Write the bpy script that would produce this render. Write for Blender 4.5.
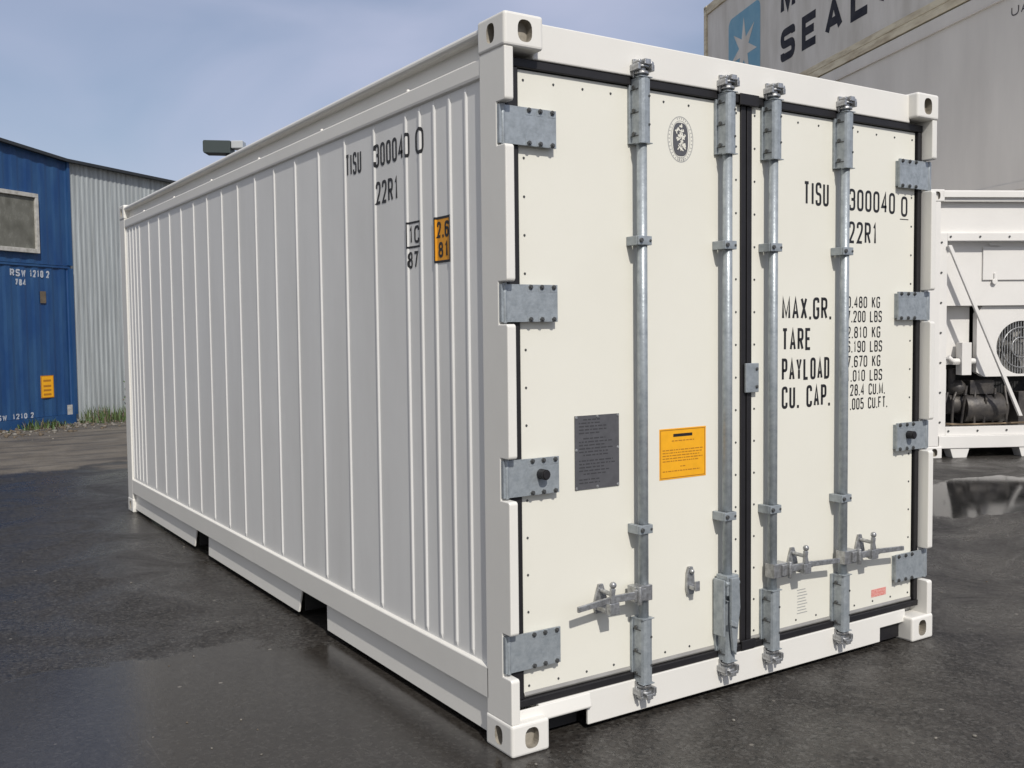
import bpy, bmesh, math, random
from mathutils import Vector, Matrix, noise
random.seed(7)
R = math.radians
S = bpy.context.scene
for o in list(bpy.data.objects):
    bpy.data.objects.remove(o)
col = S.collection

# ------------------------------------------------------------------ camera
cd = bpy.data.cameras.new('camera')
cam = bpy.data.objects.new('camera', cd); col.objects.link(cam)
S.camera = cam
cd.sensor_width = 36.0
cd.lens = 36.0 * 991.99 / 1024
cd.clip_start = 0.05; cd.clip_end = 3000
cr = Vector((0.837522, -0.546290, -0.011126)); cu = Vector((0.038636, 0.038898, 0.998496)); cf = Vector((0.545036, 0.836692, -0.053684))
cam.matrix_world = Matrix(((cr.x, cu.x, -cf.x, -1.8496), (cr.y, cu.y, -cf.y, -2.8638), (cr.z, cu.z, -cf.z, 1.5064), (0, 0, 0, 1)))

# ------------------------------------------------------------------ sky and sun
SUN_AZ = Vector((-0.25, -0.968, 0)).normalized()
SUN_EL = R(43)
w = bpy.data.worlds.new('World'); S.world = w; w.use_nodes = True
nt = w.node_tree; nd = nt.nodes; lk = nt.links
bg = nd['Background']
sky = nd.new('ShaderNodeTexSky'); sky.sky_type = 'NISHITA'; sky.sun_disc = False
sky.sun_elevation = SUN_EL
sky.sun_rotation = math.atan2(SUN_AZ.x, SUN_AZ.y)
sky.air_density = 1.0; sky.dust_density = 1.6; sky.ozone_density = 1.6
tc = nd.new('ShaderNodeTexCoord')
mp = nd.new('ShaderNodeMapping'); mp.inputs['Scale'].default_value = (1.0, 1.0, 2.6)
lk.new(tc.outputs['Generated'], mp.inputs['Vector'])
n1 = nd.new('ShaderNodeTexNoise'); n1.inputs['Scale'].default_value = 1.9; n1.inputs['Detail'].default_value = 5; n1.inputs['Roughness'].default_value = 0.42
n1.inputs['Distortion'].default_value = 0.9
lk.new(mp.outputs['Vector'], n1.inputs['Vector'])
rp = nd.new('ShaderNodeMapRange'); rp.inputs[1].default_value = 0.38; rp.inputs[2].default_value = 0.70; rp.inputs[3].default_value = 0.26; rp.inputs[4].default_value = 0.80; rp.interpolation_type = 'SMOOTHSTEP'
lk.new(n1.outputs['Fac'], rp.inputs[0])
mx = nd.new('ShaderNodeMix'); mx.data_type = 'RGBA'
lk.new(rp.outputs[0], mx.inputs['Factor'])
lk.new(sky.outputs[0], mx.inputs['A'])
mx.inputs['B'].default_value = (5.9, 6.25, 8.1, 1)      # thin high cloud, same units as the sky texture
sx_ = nd.new('ShaderNodeSeparateXYZ'); lk.new(tc.outputs['Generated'], sx_.inputs[0])
bk = nd.new('ShaderNodeMapRange'); bk.inputs[1].default_value = 0.05; bk.inputs[2].default_value = -0.55; bk.inputs[3].default_value = 0.0; bk.inputs[4].default_value = 0.85; bk.interpolation_type = 'SMOOTHSTEP'  # pale cloud bank added left of the view, unseen, as neutral fill
lk.new(sx_.outputs[0], bk.inputs[0])
m3 = nd.new('ShaderNodeMix'); m3.data_type = 'RGBA'; lk.new(bk.outputs[0], m3.inputs['Factor']); lk.new(mx.outputs['Result'], m3.inputs['A']); m3.inputs['B'].default_value = (5.6, 5.7, 6.0, 1)
lk.new(m3.outputs['Result'], bg.inputs['Color'])
bg.inputs['Strength'].default_value = 0.092
sl = bpy.data.lights.new('sun', 'SUN'); sl.energy = 3.4; sl.angle = R(1.0); sl.color = (1.0, 0.955, 0.88)
so = bpy.data.objects.new('sun', sl); col.objects.link(so)
sd = Vector((SUN_AZ.x * math.cos(SUN_EL), SUN_AZ.y * math.cos(SUN_EL), math.sin(SUN_EL)))
so.rotation_euler = sd.to_track_quat('Z', 'Y').to_euler(); so.location = (5, -10, 12)
S.view_settings.view_transform = 'Standard'; S.view_settings.look = 'None'
S.view_settings.exposure = 0.0; S.view_settings.gamma = 1.0
S.render.engine = 'CYCLES'
S.render.resolution_x = 1024; S.render.resolution_y = 768

# ------------------------------------------------------------------ materials
def mat(name, color, rough=0.5, metal=0.0, var=0.0, vscale=4.0, bump=0.0, bscale=60.0, color2=None, stretch=None, spec=None, rvar=0.0, lo=0.35, hi=0.7):
    m = bpy.data.materials.new(name); m.use_nodes = True
    t = m.node_tree; n = t.nodes; l = t.links
    b = n['Principled BSDF']
    b.inputs['Base Color'].default_value = (*color, 1); b.inputs['Roughness'].default_value = rough; b.inputs['Metallic'].default_value = metal
    if spec is not None: b.inputs['Specular IOR Level'].default_value = spec
    c = n.new('ShaderNodeTexCoord'); mpn = n.new('ShaderNodeMapping')
    if stretch: mpn.inputs['Scale'].default_value = stretch
    l.new(c.outputs['Object'], mpn.inputs['Vector'])
    if var > 0 or color2:
        ns = n.new('ShaderNodeTexNoise'); ns.inputs['Scale'].default_value = vscale; ns.inputs['Detail'].default_value = 6; ns.inputs['Roughness'].default_value = .6
        l.new(mpn.outputs['Vector'], ns.inputs['Vector'])
        mr = n.new('ShaderNodeMapRange'); mr.inputs[1].default_value = lo; mr.inputs[2].default_value = hi
        l.new(ns.outputs['Fac'], mr.inputs[0])
        mi = n.new('ShaderNodeMix'); mi.data_type = 'RGBA'
        c2 = color2 or tuple(x * (1 - var) for x in color)
        mi.inputs['A'].default_value = (*color, 1); mi.inputs['B'].default_value = (*c2, 1)
        l.new(mr.outputs[0], mi.inputs['Factor']); l.new(mi.outputs['Result'], b.inputs['Base Color'])
        if rvar:
            m2 = n.new('ShaderNodeMapRange'); m2.inputs[3].default_value = rough - rvar; m2.inputs[4].default_value = rough + rvar
            l.new(ns.outputs['Fac'], m2.inputs[0]); m2.inputs[1].default_value = .3; m2.inputs[2].default_value = .7
            l.new(m2.outputs[0], b.inputs['Roughness'])
    if bump > 0:
        nb = n.new('ShaderNodeTexNoise'); nb.inputs['Scale'].default_value = bscale; nb.inputs['Detail'].default_value = 3
        l.new(c.outputs['Object'], nb.inputs['Vector'])
        bp = n.new('ShaderNodeBump'); bp.inputs['Strength'].default_value = bump; bp.inputs['Distance'].default_value = 0.01
        l.new(nb.outputs['Fac'], bp.inputs['Height']); l.new(bp.outputs[0], b.inputs['Normal'])
    return m

M = {}
M['white'] = mat('white_paint', (.745, .73, .69), .38, var=.05, vscale=1.5, bump=.05, bscale=9)
M['panel'] = mat('side_panel_paint', (.735, .732, .72), .42, color2=(.67, .665, .65), vscale=2.0, stretch=(1, 1.6, .35), bump=.22, bscale=2.6, lo=.4, hi=.75)
M['cream'] = mat('door_paint', (.75, .737, .662), .36, color2=(.72, .705, .627), vscale=1.3, bump=.12, bscale=2.2)
M['galv'] = mat('galvanized_steel', (.37, .405, .43), .42, .35, color2=(.25, .28, .305), vscale=34, rvar=.12, bump=.12, bscale=120)
M['galvl'] = mat('bright_zinc_steel', (.50, .51, .52), .36, .7, color2=(.25, .25, .25), vscale=50, bump=.2, bscale=150)
M['alu'] = mat('dull_aluminium', (.36, .35, .33), .5, .4, var=.2, vscale=12)
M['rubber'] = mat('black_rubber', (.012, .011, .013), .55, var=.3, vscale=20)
M['dark'] = mat('dark_cavity_shade', (.02, .02, .021), .8)  # near-black: the shade of pockets and cavities is put into the colour
M['ink'] = mat('black_vinyl', (.012, .012, .014), .5)
M['screw'] = mat('screw_head', (.085, .088, .09), .5, .4)
M['hole_tone'] = mat('hole_paint', (.34, .31, .26), .7, var=.4, vscale=30)  # darker, browner tone for the inside of the casting holes
M['orange'] = mat('orange_label', (.80, .34, .012), .5, var=.08, vscale=30)
M['yellow'] = mat('yellow_label', (.86, .41, .012), .5, var=.1, vscale=25)
M['olabel'] = mat('amber_print', (.42, .17, .01), .6)
M['plate'] = mat('grey_data_plate', (.125, .125, .135), .45, .3, var=.2, vscale=30)
M['plink'] = mat('plate_print', (.045, .045, .05), .5)
M['red'] = mat('faded_red_print', (.62, .16, .14), .5, color2=(.74, .45, .40), vscale=140)
M['faint'] = mat('faint_grey_print', (.36, .36, .35), .5)
M['blue'] = mat('blue_container_paint', (.010, .050, .160), .5, color2=(.024, .082, .19), vscale=2.2, stretch=(2.2, 2.2, .45), bump=.15, bscale=12, rvar=.1)
M['bluewash'] = mat('worn_blue_paint', (.03, .085, .19), .6, color2=(.012, .045, .12), vscale=5, stretch=(3, 3, .4))
M['sheet'] = mat('weathered_sheet_metal', (.43, .465, .475), .5, .05, color2=(.26, .28, .285), vscale=2.6, stretch=(6.5, 6.5, .3), rvar=.1)
M['trim'] = mat('dark_roof_trim', (.03, .035, .04), .7, var=.3, vscale=8)
M['roofsheet'] = mat('roof_sheet', (.12, .13, .14), .6, var=.3, vscale=3)
M['winframe'] = mat('pale_window_frame', (.50, .49, .46), .6, color2=(.30, .29, .26), vscale=14)
M['glass'] = mat('dusty_window', (.10, .10, .085), .25, color2=(.20, .20, .175), vscale=3.0, stretch=(1.5, 1.5, 1), rvar=.1)
M['wtext'] = mat('white_vinyl', (.55, .57, .60), .6, color2=(.25, .3, .38), vscale=60)
M['oldpaint'] = mat('dirty_white_container_paint', (.76, .715, .65), .5, color2=(.60, .56, .50), vscale=1.4, stretch=(2, 2, .5), rvar=.1)
M['oldrail'] = mat('stained_rail_paint', (.76, .68, .50), .55, color2=(.34, .25, .14), vscale=2.2, stretch=(.8, .8, 4), lo=.42, hi=.78)
M['greycont'] = mat('smooth_grey_container_paint', (.78, .735, .67), .5, color2=(.68, .64, .585), vscale=.9, stretch=(1.5, 1.5, .4), rvar=.08)
M['starblue'] = mat('light_blue_paint', (.14, .36, .52), .5, color2=(.20, .42, .56), vscale=4)
M['navy'] = mat('navy_paint', (.022, .022, .034), .7, color2=(.05, .05, .06), vscale=5, spec=.2)
M['unitwhite'] = mat('machine_white_paint', (.74, .725, .70), .4, var=.06, vscale=2)
M['machine'] = mat('greasy_machine_metal', (.035, .033, .036), .5, .3, color2=(.10, .09, .08), vscale=9, bump=.4, bscale=25)
M['copper'] = mat('dull_pipe', (.20, .15, .10), .5, .5)
M['lampdark'] = mat('dark_lamp_housing', (.05, .065, .065), .5, .2)
M['lampglass'] = mat('lamp_lens', (.45, .47, .48), .25)
M['pole'] = mat('grey_pole_steel', (.30, .31, .31), .6, .3)
M['leaf'] = mat('weed_leaf', (.055, .115, .028), .6, color2=(.09, .11, .04), vscale=7)
M['dry'] = mat('dry_litter', (.16, .125, .085), .8, color2=(.07, .055, .04), vscale=6)
M['stone'] = mat('rubble_stone', (.22, .205, .18), .85, var=.4, vscale=9, bump=.4, bscale=30)

# ------------------------------------------------------------------ mesh helpers
class MB:
    """collects shapes in one mesh; faces carry a material slot"""
    def __init__(s): s.v = []; s.f = []; s.m = []; s.sm = []
    def add(s, vs, fs, mi=0, smooth=False):
        b = len(s.v); s.v += [tuple(p) for p in vs]
        for f in fs: s.f.append([b + i for i in f]); s.m.append(mi); s.sm.append(smooth)
        return s
    def box(s, x0, x1, y0, y1, z0, z1, mi=0):
        vs = [(x, y, z) for x in (x0, x1) for y in (y0, y1) for z in (z0, z1)]
        return s.add(vs, [(0, 1, 3, 2), (4, 6, 7, 5), (0, 4, 5, 1), (2, 3, 7, 6), (0, 2, 6, 4), (1, 5, 7, 3)], mi)
    def prism(s, pts, axis, a, b, mi=0):
        # pts: polygon in the other two axes (in xyz order), extruded along axis from a to b
        def P(p, t):
            return {0: (t, p[0], p[1]), 1: (p[0], t, p[1]), 2: (p[0], p[1], t)}[axis]
        n = len(pts); vs = [P(p, a) for p in pts] + [P(p, b) for p in pts]
        fs = [list(range(n)), list(range(2 * n - 1, n - 1, -1))] + [(i, i + n, (i + 1) % n + n, (i + 1) % n) for i in range(n)]
        return s.add(vs, fs, mi)
    def tube(s, p, q, r, r2=None, n=14, mi=0, caps=True):
        p = Vector(p); q = Vector(q); d = (q - p).normalized(); r2 = r if r2 is None else r2
        a = d.orthogonal().normalized(); b = d.cross(a)
        vs = []
        for c, rr in ((p, r), (q, r2)):
            for i in range(n):
                t = 2 * math.pi * i / n; vs.append(c + a * (rr * math.cos(t)) + b * (rr * math.sin(t)))
        s.add(vs, [(i, (i + 1) % n, (i + 1) % n + n, i + n) for i in range(n)], mi, n > 8)
        if caps: s.add(vs, [list(range(n - 1, -1, -1)), list(range(n, 2 * n))], mi)
        return s
    def path(s, pts, r, n=10, mi=0):
        for a, b in zip(pts, pts[1:]): s.tube(a, b, r, n=n, mi=mi)
        for p in pts[1:-1]: s.ball(p, r * 1.02, mi)
        return s
    def ball(s, c, r, mi=0, n=10, m=6, sc=(1, 1, 1)):
        vs = []; fs = []
        for j in range(m + 1):
            ph = math.pi * j / m
            for i in range(n):
                t = 2 * math.pi * i / n
                vs.append((c[0] + sc[0] * r * math.sin(ph) * math.cos(t), c[1] + sc[1] * r * math.sin(ph) * math.sin(t), c[2] + sc[2] * r * math.cos(ph)))
        for j in range(m):
            for i in range(n):
                fs.append((j * n + i, (j + 1) * n + i, (j + 1) * n + (i + 1) % n, j * n + (i + 1) % n))
        return s.add(vs, fs, mi, True)
    def quad(s, a, b, c, d, mi=0): return s.add([a, b, c, d], [(0, 1, 2, 3)], mi)
    def build(s, name, mats, parent=None, bevel=0, seg=2, fix=True, loc=None):
        me = bpy.data.meshes.new(name); me.from_pydata(s.v, [], s.f)
        if not isinstance(mats, (list, tuple)): mats = [mats]
        for m in mats: me.materials.append(m)
        for p, mi, sm in zip(me.polygons, s.m, s.sm): p.material_index = mi; p.use_smooth = sm
        if fix:
            bm = bmesh.new(); bm.from_mesh(me); bmesh.ops.remove_doubles(bm, verts=bm.verts, dist=1e-6)
            bmesh.ops.recalc_face_normals(bm, faces=bm.faces); bm.to_mesh(me); bm.free()
        me.update()
        o = bpy.data.objects.new(name, me); col.objects.link(o)
        if parent: o.parent = parent
        if loc: o.location = loc
        if bevel:
            b = o.modifiers.new('bevel', 'BEVEL'); b.width = bevel; b.segments = seg; b.limit_method = 'ANGLE'; b.angle_limit = R(35)
            b.harden_normals = False
        return o

def tag(o, label=None, cat=None, group=None, kind=None):
    if label: o['label'] = label
    if cat: o['category'] = cat
    if group: o['group'] = group
    if kind: o['kind'] = kind
    return o
def empty(name, loc=(0, 0, 0), rz=0):
    o = bpy.data.objects.new(name, None); col.objects.link(o); o.location = loc; o.rotation_euler = (0, 0, rz); o.empty_display_size = .3
    return o
def dup(src, parent, loc=None, scale=None):
    c = src.copy(); col.objects.link(c); c.parent = parent
    if loc is not None: c.location = loc
    if scale is not None: c.scale = scale
    for ch in [x for x in col.objects if x.parent == src]: dup(ch, c)
    return c

# narrow rounded marking letters: centre lines on a unit box, (x, y, rounded)
G = {
'0': [[(0,0,1),(1,0,1),(1,1,1),(0,1,1),'c']], 'O': [[(0,0,1),(1,0,1),(1,1,1),(0,1,1),'c']],
'1': [[(.22,.80,0),(.55,1,0),(.55,0,0)]],
'2': [[(0,.74,0),(0,1,1),(1,1,1),(1,.62,1),(0,0,0),(1,0,0)]],
'3': [[(0,.78,0),(0,1,1),(1,1,1),(1,.52,1),(.35,.52,0)],[(.5,.52,0),(1,.52,1),(1,0,1),(0,0,1),(0,.22,0)]],
'4': [[(.78,0,0),(.78,1,0),(0,.28,0),(1.05,.28,0)]],
'5': [[(1,1,0),(.05,1,0),(.05,.56,0),(1,.6,1),(1,0,1),(0,0,1),(0,.2,0)]],
'6': [[(1,.8,0),(1,1,1),(0,1,1),(0,0,1),(1,0,1),(1,.56,1),(.05,.56,0)]],
'7': [[(0,1,0),(1,1,0),(.35,0,0)]],
'8': [[(.06,.53,1),(.94,.53,1),(.94,1,1),(.06,1,1),'c'],[(0,0,1),(1,0,1),(1,.53,1),(0,.53,1),'c']],
'9': [[(0,.2,0),(0,0,1),(1,0,1),(1,1,1),(0,1,1),(0,.44,1),(.95,.44,0)]],
'T': [[(0,1,0),(1,1,0)],[(.5,1,0),(.5,0,0)]], 'I': [[(.5,0,0),(.5,1,0)]],
'S': [[(1,.8,0),(1,1,1),(0,1,1),(0,.52,1),(1,.5,1),(1,0,1),(0,0,1),(0,.2,0)]],
'U': [[(0,1,0),(0,0,1),(1,0,1),(1,1,0)]],
'R': [[(0,0,0),(0,1,0),(1,1,1),(1,.48,1),(0,.48,0)],[(.5,.48,0),(1,0,0)]],
'P': [[(0,0,0),(0,1,0),(1,1,1),(1,.45,1),(0,.45,0)]],
'M': [[(0,0,0),(0,1,0),(.5,.12,0),(1,1,0),(1,0,0)]],
'W': [[(0,1,0),(.22,0,0),(.5,.75,0),(.78,0,0),(1,1,0)]],
'N': [[(0,0,0),(0,1,0),(1,0,0),(1,1,0)]],
'A': [[(0,0,0),(.5,1,0),(1,0,0)],[(.15,.28,0),(.85,.28,0)]],
'X': [[(0,0,0),(1,1,0)],[(0,1,0),(1,0,0)]],
'Y': [[(0,1,0),(.5,.45,0),(1,1,0)],[(.5,.45,0),(.5,0,0)]],
'G': [[(1,.8,0),(1,1,1),(0,1,1),(0,0,1),(1,0,1),(1,.48,0),(.55,.48,0)]],
'C': [[(1,.76,0),(1,1,1),(0,1,1),(0,0,1),(1,0,1),(1,.24,0)]],
'L': [[(0,1,0),(0,0,0),(1,0,0)]], 'D': [[(0,0,0),(0,1,0),(1,1,1),(1,0,1),'c']],
'E': [[(1,1,0),(0,1,0),(0,0,0),(1,0,0)],[(0,.52,0),(.85,.52,0)]],
'F': [[(1,1,0),(0,1,0),(0,0,0)],[(0,.52,0),(.85,.52,0)]],
'K': [[(0,0,0),(0,1,0)],[(1,1,0),(.05,.42,0)],[(.35,.6,0),(1,0,0)]],
'B': [[(0,0,0),(0,1,0),(1,1,1),(1,.52,1),(0,.52,0)],[(.6,.52,0),(1,.52,1),(1,0,1),(0,0,0)]],
}
NARROW = {'.': .32, 'I': .45, '1': .8, ' ': .75, 'M': 1.25}
def stroke(mb, pts, closed, sw, y, mi):
    n = len(pts)
    L = []; Rr = []
    for i in range(n):
        p = Vector(pts[i])
        a = Vector(pts[i - 1]) if (i > 0 or closed) else None
        b = Vector(pts[(i + 1) % n]) if (i < n - 1 or closed) else None
        d1 = (p - a).normalized() if a is not None else None
        d2 = (b - p).normalized() if b is not None else None
        if d1 is None: d1 = d2
        if d2 is None: d2 = d1
        n1 = Vector((-d1.y, d1.x)); n2 = Vector((-d2.y, d2.x)); nn = n1 + n2
        nn = nn.normalized() if nn.length > 1e-6 else n1
        k = min(1 / max(nn.dot(n1), .3), 1.9)
        q = p.copy()
        if not closed and i == 0 : q = p - d2 * sw * .0
        L.append(q + nn * (sw / 2 * k)); Rr.append(q - nn * (sw / 2 * k))
    vs = [(q.x, y, q.y) for q in L] + [(q.x, y, q.y) for q in Rr]
    m = n if closed else n - 1
    mb.add(vs, [(i, i + n, (i + 1) % n + n, (i + 1) % n) for i in range(m)], mi)
def rounded(path, closed, w, h, sw, rad):
    pts = [(p[0] * w, p[1] * h, p[2]) for p in path]; out = []; n = len(pts)
    for i, (x, y, k) in enumerate(pts):
        if not k: out.append((x, y)); continue
        p = Vector((x, y)); a = Vector(pts[i - 1][:2]); b = Vector(pts[(i + 1) % n][:2])
        r = min(rad, (a - p).length * .5, (b - p).length * .5)
        s0 = p + (a - p).normalized() * r; s1 = p + (b - p).normalized() * r
        for t in (0, .25, .5, .75, 1): q = s0 * (1 - t) ** 2 + p * 2 * t * (1 - t) + s1 * t * t; out.append((q.x, q.y))
    res = [out[0]]
    for q in out[1:]:
        if (Vector(q) - Vector(res[-1])).length > 1e-5: res.append(q)
    if closed and (Vector(res[0]) - Vector(res[-1])).length < 1e-5: res.pop()
    return res
def text(mb, s, x0, x1, z0, z1, y, sw, mi=0, gap=.30):
    """draw s between x0..x1, z0..z1 on the plane y (facing -y)"""
    adv = [NARROW.get(c, 1.0) for c in s]
    tot = sum(adv) + gap * (len(s) - 1)
    u = (x1 - x0) / tot; x = x0; h = z1 - z0 - sw
    kk = 0
    for c, a in zip(s, adv):
        if c == '.':
            mb.quad((x + u * .02, y, z0), (x + u * .02 + sw, y, z0), (x + u * .02 + sw, y, z0 + sw), (x + u * .02, y, z0 + sw), mi)
        elif c in G:
            ww = a * u - sw if c != 'I' else a * u
            for path in G[c]:
                cl = path[-1] == 'c'; pp = path[:-1] if cl else path
                pl = rounded(pp, cl, max(ww, .0001), h, sw, u * .42)
                off = sw / 2 if c != 'I' else 0
                stroke(mb, [(px + x + off, pz + z0 + sw / 2) for px, pz in pl], cl, sw, y - .00012 * (kk % 3), mi); kk += 1
        x += u * (a + gap)
    return mb
def frame_rect(mb, x0, x1, z0, z1, y, sw, mi=0):
    stroke(mb, [(x0, z0), (x1, z0), (x1, z1), (x0, z1)], True, sw, y, mi); return mb

# ------------------------------------------------------------------ ground
def gz(x, y):
    t = min(max((x - 2.7) / 3.6, 0), 1)
    return .22 * t * t * (3 - 2 * t)
def axis_vals(lo, hi, fine0, fine1, step):
    v = []; x = fine0
    while x <= fine1: v.append(x); x += step
    s = step; x = fine1
    while x < hi: s *= 1.35; x += s; v.append(x)
    s = step; x = fine0
    while x > lo: s *= 1.35; x -= s; v.insert(0, x)
    return v
xs = axis_vals(-900, 900, -6, 12, .3); ys = axis_vals(-900, 900, -5, 18, .3)
gm = MB(); gm.v = [(x, y, gz(x, y)) for y in ys for x in xs]
nx = len(xs)
for j in range(len(ys) - 1):
    for i in range(nx - 1):
        gm.f.append((j * nx + i, j * nx + i + 1, (j + 1) * nx + i + 1, (j + 1) * nx + i)); gm.m.append(0); gm.sm.append(True)
ma = bpy.data.materials.new('wet_asphalt'); ma.use_nodes = True
t = ma.node_tree; n = t.nodes; l = t.links; b = n['Principled BSDF']
geo = n.new('ShaderNodeNewGeometry')
def N(tp, **k):
    x = n.new(tp)
    for a, v in k.items():
        if a.startswith('i_'): x.inputs[a[2:]].default_value = v
        else: setattr(x, a, v)
    return x
def noise_n(scale, detail=5, rough=.55, vec=None, dist=0):
    x = N('ShaderNodeTexNoise'); x.inputs['Scale'].default_value = scale; x.inputs['Detail'].default_value = detail; x.inputs['Roughness'].default_value = rough; x.inputs['Distortion'].default_value = dist
    l.new(vec or geo.outputs['Position'], x.inputs['Vector']); return x.outputs['Fac']
def rng(src, a, b_, c, d, smooth=False):
    x = N('ShaderNodeMapRange'); x.inputs[1].default_value = a; x.inputs[2].default_value = b_; x.inputs[3].default_value = c; x.inputs[4].default_value = d
    if smooth: x.interpolation_type = 'SMOOTHSTEP'
    l.new(src, x.inputs[0]); return x.outputs[0]
def mth(op, a, b_=None, c=None):
    x = N('ShaderNodeMath', operation=op)
    for i, q in enumerate((a, b_, c)):
        if q is None: continue
        if isinstance(q, (int, float)): x.inputs[i].default_value = q
        else: l.new(q, x.inputs[i])
    return x.outputs[0]
def mixc(f, a, b_):
    x = N('ShaderNodeMix', data_type='RGBA')
    for k, q in (('Factor', f), ('A', a), ('B', b_)):
        if isinstance(q, tuple): x.inputs[k].default_value = (*q, 1)
        elif isinstance(q, (int, float)): x.inputs[k].default_value = q
        else: l.new(q, x.inputs[k])
    return x.outputs['Result']
sep = N('ShaderNodeSeparateXYZ'); l.new(geo.outputs['Position'], sep.inputs[0])
X_, Y_ = sep.outputs[0], sep.outputs[1]
big = noise_n(.45, 4); med = noise_n(2.2, 5, .6); fine = noise_n(55, 3, .7); grit = noise_n(190, 2, .8)
edge = noise_n(1.3, 6, .65, dist=.6)
# dry zone starts some ten metres out, with a ragged edge
dry_l = rng(mth('ADD', Y_, mth('MULTIPLY', edge, 3.4)), 10.6, 11.3, 0, 1, True)
damp = rng(big, .38, .62, 0, 1, True)
def ell(cx, cy, rx, ry, amp=.9):
    dx = mth('DIVIDE', mth('SUBTRACT', X_, cx), rx); dy = mth('DIVIDE', mth('SUBTRACT', Y_, cy), ry)
    q = mth('ADD', mth('MULTIPLY', dx, dx), mth('MULTIPLY', dy, dy))
    q = mth('ADD', q, mth('MULTIPLY', mth('SUBTRACT', edge, .5), amp * 2))
    return rng(q, .86, 1.0, 1, 0, True)
pud = ell(5.45, 1.62, 1.0, .52)
pud2 = ell(-.95, .75, 1.35, 1.25, .8)     # thin water film beside the container
base = mixc(rng(med, .3, .7, 0, 1), (.019, .0165, .0145), (.034, .030, .0265))
base = mixc(rng(big, .35, .65, 0, 1), base, (.033, .029, .0255))
base = mixc(rng(grit, .62, .75, 0, .5), base, (.12, .115, .105))
dryc = mixc(rng(med, .35, .65, 0, 1), (.115, .099, .080), (.19, .166, .135))
dryc = mixc(rng(fine, .4, .7, 0, .5), dryc, (.07, .065, .06))
strk = N('ShaderNodeMapping'); strk.inputs['Scale'].default_value = (.35, 2.4, 1); strk.inputs['Rotation'].default_value = (0, 0, R(35)); l.new(geo.outputs['Position'], strk.inputs[0])
track = noise_n(1.0, 5, .6, strk.outputs[0])
dryc = mixc(rng(track, .48, .62, 0, .8, True), dryc, (.055, .052, .050))
sm = N('ShaderNodeMapping'); sm.inputs['Scale'].default_value = (9, .9, 1); sm.inputs['Rotation'].default_value = (0, 0, R(58)); l.new(geo.outputs['Position'], sm.inputs[0])
scr_ = noise_n(2.2, 6, .75, sm.outputs[0], 1.2)
scr_m = mth('MULTIPLY', rng(scr_, .60, .68, 0, .55), rng(med, .45, .6, 0, 1))
base = mixc(scr_m, base, (.085, .078, .07))
patch = noise_n(1.1, 8, .7, dist=1.5)
base = mixc(rng(patch, .55, .62, 0, .45, True), base, (.014, .012, .011))
base = mixc(rng(fine, .35, .7, 0, .5), base, (.050, .045, .040))
chip = N('ShaderNodeTexVoronoi'); chip.inputs['Scale'].default_value = 78; l.new(geo.outputs['Position'], chip.inputs['Vector'])
chv = N('ShaderNodeSeparateColor'); l.new(chip.outputs['Color'], chv.inputs[0])
base = mixc(mth('MULTIPLY', rng(chv.outputs[0], .55, 1.0, 0, .75), mth('SUBTRACT', 1.0, mth('MULTIPLY', pud2, .6))), base, (.082, .078, .072))
base = mixc(mth('MULTIPLY', rng(chv.outputs[1], .60, 1.0, 0, .8), mth('SUBTRACT', 1.0, mth('MULTIPLY', pud2, .6))), base, (.009, .0085, .008))
cc = mixc(dry_l, base, dryc)
# pale scratches and small stones
vor = N('ShaderNodeTexVoronoi'); vor.inputs['Scale'].default_value = 5.5; l.new(geo.outputs['Position'], vor.inputs['Vector'])
peb = rng(vor.outputs['Distance'], .035, .06, 1, 0)
cc = mixc(mth('MULTIPLY', peb, .6), cc, (.26, .24, .21))
cc = mixc(mth('MULTIPLY', pud, .75), cc, (.018, .018, .018))
l.new(cc, b.inputs['Base Color'])
ro = rng(patch, .38, .62, .24, .62)
ro = mth('SUBTRACT', ro, mth('MULTIPLY', damp, .10))
ro = mth('ADD', ro, mth('MULTIPLY', dry_l, .35))
ro = mth('MULTIPLY', ro, mth('SUBTRACT', 1.0, mth('MULTIPLY', pud2, .78)))
ro = mth('MULTIPLY', ro, mth('SUBTRACT', 1.0, mth('MULTIPLY', pud, .80)))
l.new(ro, b.inputs['Roughness']); b.inputs['Specular IOR Level'].default_value = .36
hgt = mth('ADD', mth('ADD', mth('MULTIPLY', fine, .6), mth('MULTIPLY', grit, .45)), mth('MULTIPLY', patch, 1.1))
bp = N('ShaderNodeBump'); bp.inputs['Distance'].default_value = .006
l.new(hgt, bp.inputs['Height'])
l.new(mth('MAXIMUM', .02, mth('SUBTRACT', .55, mth('ADD', mth('MULTIPLY', pud, .54), mth('MULTIPLY', pud2, .42)))), bp.inputs['Strength'])
l.new(bp.outputs[0], b.inputs['Normal'])
tag(gm.build('ground', ma, fix=False), kind='structure')

# ------------------------------------------------------------------ the white refrigerated container
L_, W_, H_ = 6.058, 2.438, 2.591
rc = empty('refrigerated_container')
tag(rc, 'large white refrigerated container with grey locking bars, nearest in the yard', 'container')

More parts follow.
